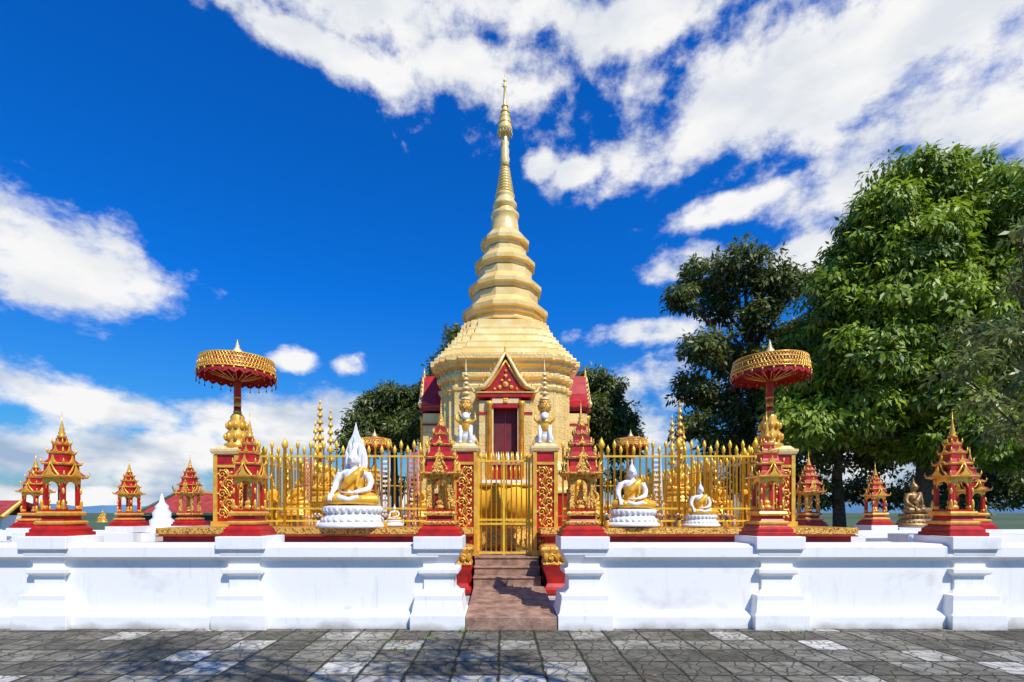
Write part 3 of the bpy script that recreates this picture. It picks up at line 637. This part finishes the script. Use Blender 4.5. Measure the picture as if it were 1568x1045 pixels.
def portico(ang):
    m=MB(); m.M=Matrix.Translation((AX,CY,0))@Matrix.Rotation(ang,4,'Z')@Matrix.Diagonal((.93,1,1,1))
    f=-2.42
    G=STUPA
    m.box(-.80,.80,f+.02,-1.6,.77,2.5,G)
    for s in (-1,1):
        m.box(s*.58-.14,s*.58+.14,f+.06,-1.6,2.5,4.45,G)
        m.lathe([(.07,2.5),(.07,4.3),(.10,4.34),(.10,4.42)],s*.44,f+.02,GOLD,12)
        m.box(s*.385-.055,s*.385+.055,f+.03,f+.2,2.52,4.26,CREAM)
        m.box(s*.58-.16,s*.58+.16,f+.04,-1.7,4.1,4.16,RED); m.box(s*.58-.16,s*.58+.16,f+.04,-1.7,3.0,3.05,GOLD)
        m.tube([(s*.72,f,3.0),(s*.84,f,3.15),(s*.76,f,3.35),(s*.86,f,3.6)],[.05,.045,.04,.006],GOLD,6)
        m.tube([(s*.72,f,4.62),(s*.86,f,4.66),(s*.93,f,4.8)],[.05,.04,.006],CREAM,6)
    m.box(-.44,.44,f+.25,f+.3,2.5,4.5,DRED)
    m.box(-.012,.012,f+.235,f+.26,2.55,4.25,RED)
    m.box(-.44,.44,f+.0,f+.2,4.26,4.36,RED); m.box(-.36,.36,f-.01,f+.0,4.37,4.5,CREAM); m.box(-.42,.42,f+.003,f+.2,4.362,4.52,RED)
    m.box(-.76,.76,f-.04,-1.6,4.522,4.62,RED); m.box(-.80,.80,f-.06,-1.6,4.622,4.66,GOLD)
    scrollpanel(m,0,f-.01,4.385,4.49,.06)
    m.extr([(-.60,4.662),(.60,4.662),(.38,4.92),(.2,5.2),(0,5.52),(-.2,5.2),(-.38,4.92)],f+.02,-1.5,RED)
    for s in (-1,1):
        m.tube([(s*.80,f-.03,4.70),(s*.56,f-.03,4.80),(s*.36,f-.03,5.05),(s*.18,f-.03,5.36),(0,f-.03,5.66)],[.055,.06,.055,.05,.03],CREAM,8)
        m.tube([(s*.62,f-.0,4.72),(s*.44,f-.0,4.82),(s*.27,f-.0,5.05),(s*.12,f-.0,5.27),(0,f-.0,5.46)],[.03,.03,.03,.03,.02],GOLD,8)
        pp=[(s*.84,4.68),(s*.56,4.84),(s*.36,5.09),(s*.18,5.40),(0,5.70)]
        for a,b in zip(pp[:-1],pp[1:]):
            m.add([(a[0],f+.0,a[1]),(b[0],f,b[1]),(b[0],-1.4,b[1]),(a[0],-1.4,a[1]),(a[0],f+.0,a[1]-.05),(b[0],f,b[1]-.05),(b[0],-1.4,b[1]-.05),(a[0],-1.4,a[1]-.05)],[(0,1,2,3),(7,6,5,4),(0,4,5,1),(1,5,6,2),(2,6,7,3),(3,7,4,0)],CREAM if ang==0 else RED)
        for t in range(6):
            u=t/6; m.tube([(s*(.7-.62*u),f-.03,4.78+.80*u**1.15),(s*(.72-.62*u),f-.03,4.9+.82*u**1.15)],[.025,.004],GOLD,5)
    m.lathe([(.05,5.6),(.06,5.66),(.03,5.72),(.035,5.76),(.004,5.95)],0,f,GOLD,8)
    for x,z,r in ((0,4.85,.09),(-.16,4.78,.06),(.16,4.78,.06),(0,5.06,.06),(0,5.2,.04),(-.3,4.74,.04),(.3,4.74,.04),(-.1,4.95,.045),(.1,4.95,.045)):
        m.ell((x,f+.01,z),(r,.03,r*.9),GOLDD,8,6)
    m.obj('portico',parent=st)
for a in (0,math.pi/2,-math.pi/2,math.pi): portico(a)

# ------------------------------------------------------------ left distant buildings
m=MB(); d=30; x0,x1=PX(222,d),PX(335,d)
m.box(x0+.3,x1-.3,d,d+4,0,1.7,SWHITE)
zr=PZ(755,d); ze=PZ(786,d)
m.add([(x0,d-.5,ze),(x1,d-.5,ze),(x1-.3,d+2,zr),(x0+.5,d+2,zr)],[(0,1,2,3)],TILER); m.add([(x0,d+4.5,ze),(x1,d+4.5,ze),(x1-.3,d+2,zr),(x0+.5,d+2,zr)],[(0,1,2,3)],TILER)
m.tube([(x0-.1,d-.55,ze),(x0+.5,d+2,zr+.03),(x0+.3,d+2,zr+.5)],[.09,.09,.02],DGREEN,6); m.tube([(x0+.5,d+2,zr+.05),(x1-.2,d+2,zr+.05),(x1,d+2,zr+.4)],[.08,.08,.02],GOLD,6); m.box(x0,x1,d-.6,d-.5,ze-.12,ze+.02,DGREEN)
m.box(x0-.0,x1,d-.4,d-.3,0,ze-.15,DRED)
m.obj('temple_hall')
m=MB(); d=20; x=PX(248,d)
m.lathe([(.5,0),(.5,1.0),(.4,1.05),(.42,1.3),(.30,1.4),(.33,1.6),(.22,1.75),(.24,1.85),(.1,2.0),(.03,PZ(756,d))],x,d,SWHITE,12); m.obj('small_white_stupa')
m=MB(); d=18; x=PX(-14,d)
m.box(x-1.5,x+.4,d,d+2,0,1.5,SWHITE); m.add([(x-1.8,d-.3,1.45),(x+.7,d-.3,1.45),(x+.2,d+1,2.05),(x-1.6,d+1,2.05)],[(0,1,2,3)],TILER); m.add([(x-1.8,d+2.3,1.45),(x+.7,d+2.3,1.45),(x+.2,d+1,2.05),(x-1.6,d+1,2.05)],[(0,1,2,3)],TILER)
m.tube([(x+.7,d-.3,1.45),(x+.2,d+1,2.05),(x+.35,d+1,2.4)],[.08,.07,.02],GOLD,6); m.obj('shrine_pavilion')

# ------------------------------------------------------------ trees
def foliage(lobes,ncl,npl,L,mat,cr=.45,droop=.5,parent=None,inner=.55,name='foliage',nb=.5):
    C=[];O=[]
    for (x,y,z,rx,ry,rz) in lobes:
        k=max(int(ncl*(rx*rz)**.8),3)
        d=rng.normal(size=(k,3)); d/=np.linalg.norm(d,axis=1)[:,None]
        rr=(inner+(1-inner)*rng.random(k)**.6)*(1+.12*rng.normal(size=k))
        C.append(np.array([x,y,z])+d*rr[:,None]*np.array([rx,ry,rz])); O.append(d)
    C=np.concatenate(C);O=np.concatenate(O);n=len(C)
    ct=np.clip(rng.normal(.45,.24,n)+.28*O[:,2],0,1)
    I=np.repeat(np.arange(n),npl); N=len(I)
    off=rng.normal(size=(N,3)); off/=np.linalg.norm(off,axis=1)[:,None]; off*= (rng.random(N)**.5*cr)[:,None]
    off[:,2]*=.55
    off[:,2]-= .35*(off[:,0]**2+off[:,1]**2)/cr
    p=C[I]+off
    d=off/ (np.linalg.norm(off,axis=1)[:,None]+1e-6)+rng.normal(size=(N,3))*.5+np.array([0,0,-droop]); d/=np.linalg.norm(d,axis=1)[:,None]
    nn=O[I]*.7+off/cr*.5+np.array([0,0,.7])+rng.normal(size=(N,3))*nb
    nn-=d*(nn*d).sum(1)[:,None]; nn/=np.linalg.norm(nn,axis=1)[:,None]+1e-9
    w=np.cross(nn,d); LL=L*(.7+.6*rng.random(N))[:,None]; W=LL*.38
    V=np.empty((N,4,3)); V[:,0]=p; V[:,1]=p+d*LL*.45+w*W*.5; V[:,2]=p+d*LL-nn*LL*.12; V[:,3]=p+d*LL*.45-w*W*.5
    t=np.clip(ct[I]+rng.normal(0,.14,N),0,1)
    me=bpy.data.meshes.new(name); me.vertices.add(N*4); me.vertices.foreach_set('co',V.reshape(-1).astype(np.float32))
    me.loops.add(N*4); me.loops.foreach_set('vertex_index',np.arange(N*4,dtype=np.int32))
    me.polygons.add(N); me.polygons.foreach_set('loop_start',np.arange(0,N*4,4,dtype=np.int32)); me.polygons.foreach_set('loop_total',np.full(N,4,dtype=np.int32))
    me.update(calc_edges=True)
    at=me.attributes.new('tint','FLOAT','POINT'); at.data.foreach_set('value',np.repeat(t,4).astype(np.float32))
    me.materials.append(mat); o=bpy.data.objects.new(name,me); scene.collection.objects.link(o)
    if parent: o.parent=parent
    return o
def tree(name,base,lobes,mat,ncl,npl,L,tr=.35,cr=.45,droop=.5,fork=None,**kw):
    e=empty(name)
    foliage(lobes,ncl,npl,L,mat,cr,droop,e,**kw)
    m=MB(); bx,by=base
    zlow=min(l[2] for l in lobes); cx=sum(l[0] for l in lobes)/len(lobes); cy=sum(l[1] for l in lobes)/len(lobes)
    fz=fork or max(zlow-.5,1.5); f=Vector((bx*.75+cx*.25,by*.75+cy*.25,fz))
    m.tube([(bx,by,-.1),(bx+.03,by,.4),(bx*.9+f.x*.1,by,fz*.5),tuple(f)],[tr*1.35,tr,tr*.85,tr*.75],BARK,12)
    top=Vector((cx,cy,max(l[2] for l in lobes)-.5)); mid=f.lerp(top,.5)+Vector((.3,0,0))
    m.tube([tuple(f),tuple(mid),tuple(top)],[tr*.72,tr*.45,tr*.12],BARK,10)
    for l in lobes:
        c=Vector(l[:3]); t=min(max((c.z-f.z)/(top.z-f.z+.01)*.6,0),.85); s=f.lerp(mid,t*2) if t<.5 else mid.lerp(top,t*2-1)
        k=s.lerp(c,.55)+Vector((0,0,-.25)); m.tube([tuple(s),tuple(k),tuple(c)],[tr*.28,tr*.17,tr*.05],BARK,7)
        for q in range(4):
            a=random.uniform(0,6.28); p=c+Vector((math.cos(a)*l[3]*.7,math.sin(a)*l[4]*.7,random.uniform(-.3,.6)*l[5])); m.tube([tuple(k),tuple(k.lerp(p,.6)+Vector((0,0,.15))),tuple(p)],[tr*.11,tr*.06,tr*.02],BARK,5)
    m.obj('trunk',parent=e)
def lob(lst,d,dj=1.2,f=1.0):
    o=[]
    for x,y,r in lst:
        dd=d+random.uniform(-dj,dj); rr=r*dd/F*f; o.append((PX(x,dd),dd,PZ(y,dd),rr,rr,rr*.85))
    return o
big=[(1395,290,60),(1348,330,48),(1450,300,60),(1520,315,60),(1590,320,60),(1325,385,58),(1400,380,70),(1480,400,70),(1560,410,70),(1295,450,58),(1360,460,70),(1440,480,75),(1530,490,75),(1265,520,54),(1330,545,70),(1410,565,75),(1500,580,75),(1590,560,70),(1240,590,54),(1300,620,60),(1380,645,65),(1460,650,65),(1540,660,60),(1225,650,44),(1600,640,60),(1620,440,60)]
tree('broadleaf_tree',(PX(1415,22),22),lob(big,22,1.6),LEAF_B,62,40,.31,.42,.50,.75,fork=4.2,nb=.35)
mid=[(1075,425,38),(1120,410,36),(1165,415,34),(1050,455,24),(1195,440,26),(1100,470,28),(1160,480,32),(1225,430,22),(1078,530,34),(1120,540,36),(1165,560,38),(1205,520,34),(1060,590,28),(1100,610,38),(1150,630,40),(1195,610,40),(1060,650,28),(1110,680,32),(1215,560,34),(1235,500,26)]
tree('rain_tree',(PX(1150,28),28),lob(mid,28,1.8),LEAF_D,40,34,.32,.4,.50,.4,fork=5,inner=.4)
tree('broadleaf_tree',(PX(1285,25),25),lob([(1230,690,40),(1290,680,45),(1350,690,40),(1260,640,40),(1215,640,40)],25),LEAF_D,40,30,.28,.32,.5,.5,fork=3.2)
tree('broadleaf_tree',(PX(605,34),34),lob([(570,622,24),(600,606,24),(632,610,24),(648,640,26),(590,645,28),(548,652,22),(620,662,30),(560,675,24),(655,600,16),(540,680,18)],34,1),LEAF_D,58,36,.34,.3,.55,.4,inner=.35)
tree('broadleaf_tree',(PX(915,34),34),lob([(905,583,24),(930,598,24),(900,625,28),(942,632,28),(962,650,20),(920,665,30),(880,650,24),(955,678,24),(875,605,18)],34,1),LEAF_D,58,36,.34,.3,.55,.4,inner=.35)
tree('broadleaf_tree',(PX(690,30),30),lob([(696,505,14),(700,530,22),(680,560,24),(668,590,22),(720,570,30),(740,610,40),(690,630,30),(660,640,20)],30,.6),LEAF_D,50,30,.28,.3,.45,.4)
lw=[(1200,740,34),(1250,750,34),(1320,745,30),(1440,740,38),(1500,730,42),(1550,740,44),(1600,730,44),(1530,690,36),(1590,690,36),(1380,755,24),(1470,770,28),(1130,735,30),(1070,740,26)]
foliage(lob(lw,27,2),44,30,.28,LEAF_D,.5,.4,None,name='background_trees')
lw=[(560,735,22),(600,740,20),(650,735,22),(890,735,22),(950,735,24),(1000,740,20)]
foliage(lob(lw,36,2),40,26,.32,LEAF_D,.5,.4,None,name='background_trees')
near=[(1530,505,40),(1490,545,26),(1555,580,36),(1505,610,24),(1565,430,28),(1562,350,18),(1600,500,60),(1620,620,60),(1620,400,50),(1475,500,14),(1540,650,28),(1450,570,14)]
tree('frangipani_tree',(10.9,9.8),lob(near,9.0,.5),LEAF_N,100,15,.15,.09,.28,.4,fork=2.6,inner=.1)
SA,SE=R(35),R(50)
sh=[]
for i in range(13):
    gx=random.uniform(-7.0,9.5); gy=random.uniform(2.6,6.0); h=random.uniform(6.6,8.2)
    dx=h/math.tan(SE)
    sh.append((gx+dx*math.sin(SA),gy-dx*math.cos(SA),h,.9,.75,.5))
tree('shade_tree',(6.5,-5.5),sh,LEAF_D,28,18,.16,.30,.4,.3,fork=3.5,inner=.2)

V=MB(); WE=mk('weed',(0.16,0.27,0.04),(0.08,0.14,0.02),.7)
for x,y,k in ((PX(598,6.2),6.3,14),(PX(655,6.2),6.45,16),(PX(610,6.0),5.95,9),(PX(470,6.6),6.75,12),(PX(900,6.5),6.85,10),(PX(712,6.8),6.85,14),(PX(320,6.8),6.85,8),(PX(1240,6.5),6.8,10)):
    for i in range(k):
        a=random.uniform(0,6.28); l=random.uniform(.03,.08); ox,oy=random.gauss(0,.06),random.gauss(0,.02)
        V.add([(x+ox-.006,y+oy,.005),(x+ox+.006,y+oy,.005),(x+ox+math.cos(a)*l,y+oy+math.sin(a)*l,.02+l*.5)],[(0,1,2)],WE)
V.obj('weeds')
LF=mk('dry_leaf',(0.34,0.20,0.06),(0.18,0.09,0.03),.8); V=MB()
for i in range(90):
    x=random.uniform(-7,8); y=random.uniform(4.2,6.9); a=random.uniform(0,6.28); l=random.uniform(.02,.04); c,s=math.cos(a)*l,math.sin(a)*l
    V.add([(x-c,y-s,.012),(x+s*.4,y-c*.4,.016),(x+c,y+s,.012),(x-s*.4,y+c*.4,.02)],[(0,1,2,3)],LF)
V.obj('fallen_leaves')

# ------------------------------------------------------------ world
w=bpy.data.worlds.new('World'); scene.world=w; w.use_nodes=True; t=w.node_tree; N=t.nodes; L=t.links
try:
    w.cycles.sampling_method='MANUAL'; w.cycles.sample_map_resolution=256
except Exception: pass
bg=N['Background']; bg.inputs['Strength'].default_value=0.1
sky=N.new('ShaderNodeTexSky'); sky.sky_type='NISHITA'; sky.sun_disc=False; sky.sun_elevation=SE; sky.sun_rotation=R(180-35)
tc=N.new('ShaderNodeTexCoord'); sp=N.new('ShaderNodeSeparateXYZ'); L.new(tc.outputs['Generated'],sp.inputs[0])
def mth(op,a,b=None,c=None,clamp=False):
    n=N.new('ShaderNodeMath'); n.operation=op; n.use_clamp=clamp
    for i,v in enumerate((a,b,c)):
        if v is None: continue
        if isinstance(v,(int,float)): n.inputs[i].default_value=v
        else: L.new(v,n.inputs[i])
    return n.outputs[0]
az=mth('ARCTAN2',sp.outputs['X'],sp.outputs['Y']); el=mth('ARCSINE',sp.outputs['Z'])
cb=N.new('ShaderNodeCombineXYZ'); L.new(az,cb.inputs[0]); L.new(el,cb.inputs[1])
cm=N.new('ShaderNodeMapping'); cm.inputs['Scale'].default_value=(1,1.5,1); cm.inputs['Rotation'].default_value=(0,0,R(12)); L.new(cb.outputs[0],cm.inputs['Vector'])
nA=N.new('ShaderNodeTexNoise'); nA.inputs['Scale'].default_value=4.2; nA.inputs['Detail'].default_value=7; nA.inputs['Roughness'].default_value=0.57; nA.inputs['Distortion'].default_value=0.3; L.new(cm.outputs[0],nA.inputs['Vector'])
nB=N.new('ShaderNodeTexNoise'); nB.inputs['Scale'].default_value=15; nB.inputs['Detail'].default_value=5; nB.inputs['Roughness'].default_value=0.62; L.new(cm.outputs[0],nB.inputs['Vector'])
# (x, y, rx, ry, rotation, strength) of the cloud masses, as azimuth / elevation
blobs=[(560,-10,520,110,0),(720,100,190,85,0),(470,60,200,45,-8),
 (1300,80,470,160,0),(1500,190,300,190,0),(1130,190,270,65,8),(1390,270,210,75,-10),(980,20,220,80,0),
 (75,385,190,95,-10),(170,410,100,60,-10),
 (985,508,110,24,3),(1045,405,60,34,0),(1240,395,70,34,15),(450,552,36,18,0),(538,558,28,19,0),(825,256,30,26,0),(885,268,54,26,10),
 (1100,322,110,26,6),
 (110,612,220,44,-3),(100,700,360,60,0),(410,650,120,48,0),(520,640,80,42,0),(150,765,500,30,0),
 (1000,600,110,52,0),(1000,660,100,34,0),(1300,730,240,50,0),(700,770,500,22,0)]
cur=None
for x,y,rx,ry,rot in blobs:
    a=math.atan((x-VX)/F); e=math.atan((HY-y)/F*math.cos(a)); k=math.cos(a)
    rxa=rx/F*k*k; rya=ry/F*k*math.cos(e)**2
    mp=N.new('ShaderNodeMapping'); mp.vector_type='TEXTURE'; mp.inputs['Location'].default_value=(a,e,0); mp.inputs['Rotation'].default_value=(0,0,R(rot)); mp.inputs['Scale'].default_value=(rxa,rya,1)
    L.new(cb.outputs[0],mp.inputs['Vector'])
    ln=N.new('ShaderNodeVectorMath'); ln.operation='LENGTH'; L.new(mp.outputs[0],ln.inputs[0])
    v=ln.outputs['Value']
    if rx<=110 and y>200: v=mth('MAXIMUM',v,0.50)   # small clouds stay thin and broken
    cur=v if cur is None else mth('MINIMUM',cur,v)
cur=mth('SUBTRACT',1.0,mth('MINIMUM',cur,2.3))
noise=mth('ADD',mth('MULTIPLY',mth('SUBTRACT',nA.outputs['Fac'],.5),3.6),mth('MULTIPLY',mth('SUBTRACT',nB.outputs['Fac'],.5),2.3))
dens=mth('ADD',mth('MULTIPLY',cur,1.35),noise)
mr=N.new('ShaderNodeMapRange'); mr.interpolation_type='SMOOTHSTEP'; mr.inputs[1].default_value=-0.25; mr.inputs[2].default_value=0.80; L.new(dens,mr.inputs[0])
nC=N.new('ShaderNodeTexNoise'); nC.inputs['Scale'].default_value=6; nC.inputs['Detail'].default_value=4
cm2=N.new('ShaderNodeMapping'); cm2.inputs['Scale'].default_value=(1,2.4,1); cm2.inputs['Location'].default_value=(3.1,.4,0); L.new(cb.outputs[0],cm2.inputs['Vector']); L.new(cm2.outputs[0],nC.inputs['Vector'])
shd=N.new('ShaderNodeMapRange'); shd.inputs[1].default_value=.38; shd.inputs[2].default_value=.60; L.new(nC.outputs['Fac'],shd.inputs[0])
rpE=N.new('ShaderNodeMapRange'); rpE.inputs[1].default_value=0.10; rpE.inputs[2].default_value=0.30; L.new(el,rpE.inputs[0])
cd=N.new('ShaderNodeMixRGB'); cd.inputs[1].default_value=(3.6,4.8,6.6,1); cd.inputs[2].default_value=(7.4,7.8,8.4,1); L.new(rpE.outputs[0],cd.inputs[0])
cc=N.new('ShaderNodeMixRGB'); cc.inputs[2].default_value=(9.4,9.4,9.4,1); L.new(cd.outputs[0],cc.inputs[1]); L.new(shd.outputs[0],cc.inputs[0])
rp=N.new('ShaderNodeValToRGB'); e=rp.color_ramp.elements; e[0].position=0; e[0].color=(.28,.38,.5,1); e[1].position=1; e[1].color=(.006,.33,1.0,1)
x=e.new(.12); x.color=(.10,.38,.66,1); x=e.new(.32); x.color=(.015,.37,.95,1)
L.new(mth('MAXIMUM',mth('DIVIDE',el,1.2),0),rp.inputs['Fac'])
tn=N.new('ShaderNodeMixRGB'); tn.blend_type='MULTIPLY'; tn.inputs[0].default_value=1; L.new(sky.outputs[0],tn.inputs[1]); L.new(rp.outputs[0],tn.inputs[2])
sc=N.new('ShaderNodeVectorMath'); sc.operation='SCALE'; sc.inputs['Scale'].default_value=2.0; L.new(tn.outputs[0],sc.inputs[0])
fin=N.new('ShaderNodeMixRGB'); L.new(mr.outputs[0],fin.inputs[0]); L.new(sc.outputs[0],fin.inputs[1]); L.new(cc.outputs[0],fin.inputs[2])
L.new(fin.outputs[0],bg.inputs['Color'])

sl=bpy.data.lights.new('sun','SUN'); sl.energy=5.0; sl.angle=R(.5); sl.color=(1,.94,.82)
so=bpy.data.objects.new('sun',sl); scene.collection.objects.link(so)
d=Vector((-math.sin(SA)*math.cos(SE),math.cos(SA)*math.cos(SE),-math.sin(SE))); so.rotation_euler=d.to_track_quat('-Z','Y').to_euler(); so.location=(10,-10,20)
cam=bpy.data.cameras.new('camera'); co=bpy.data.objects.new('camera',cam); scene.collection.objects.link(co)
co.location=(0,0,CH); co.rotation_euler=(R(90),0,0); cam.sensor_width=36; cam.lens=18; cam.shift_x=.0102; cam.shift_y=.1675; cam.clip_end=12000; cam.clip_start=.05
scene.camera=co
scene.view_settings.view_transform='Standard'; scene.view_settings.look='None'; scene.view_settings.exposure=0
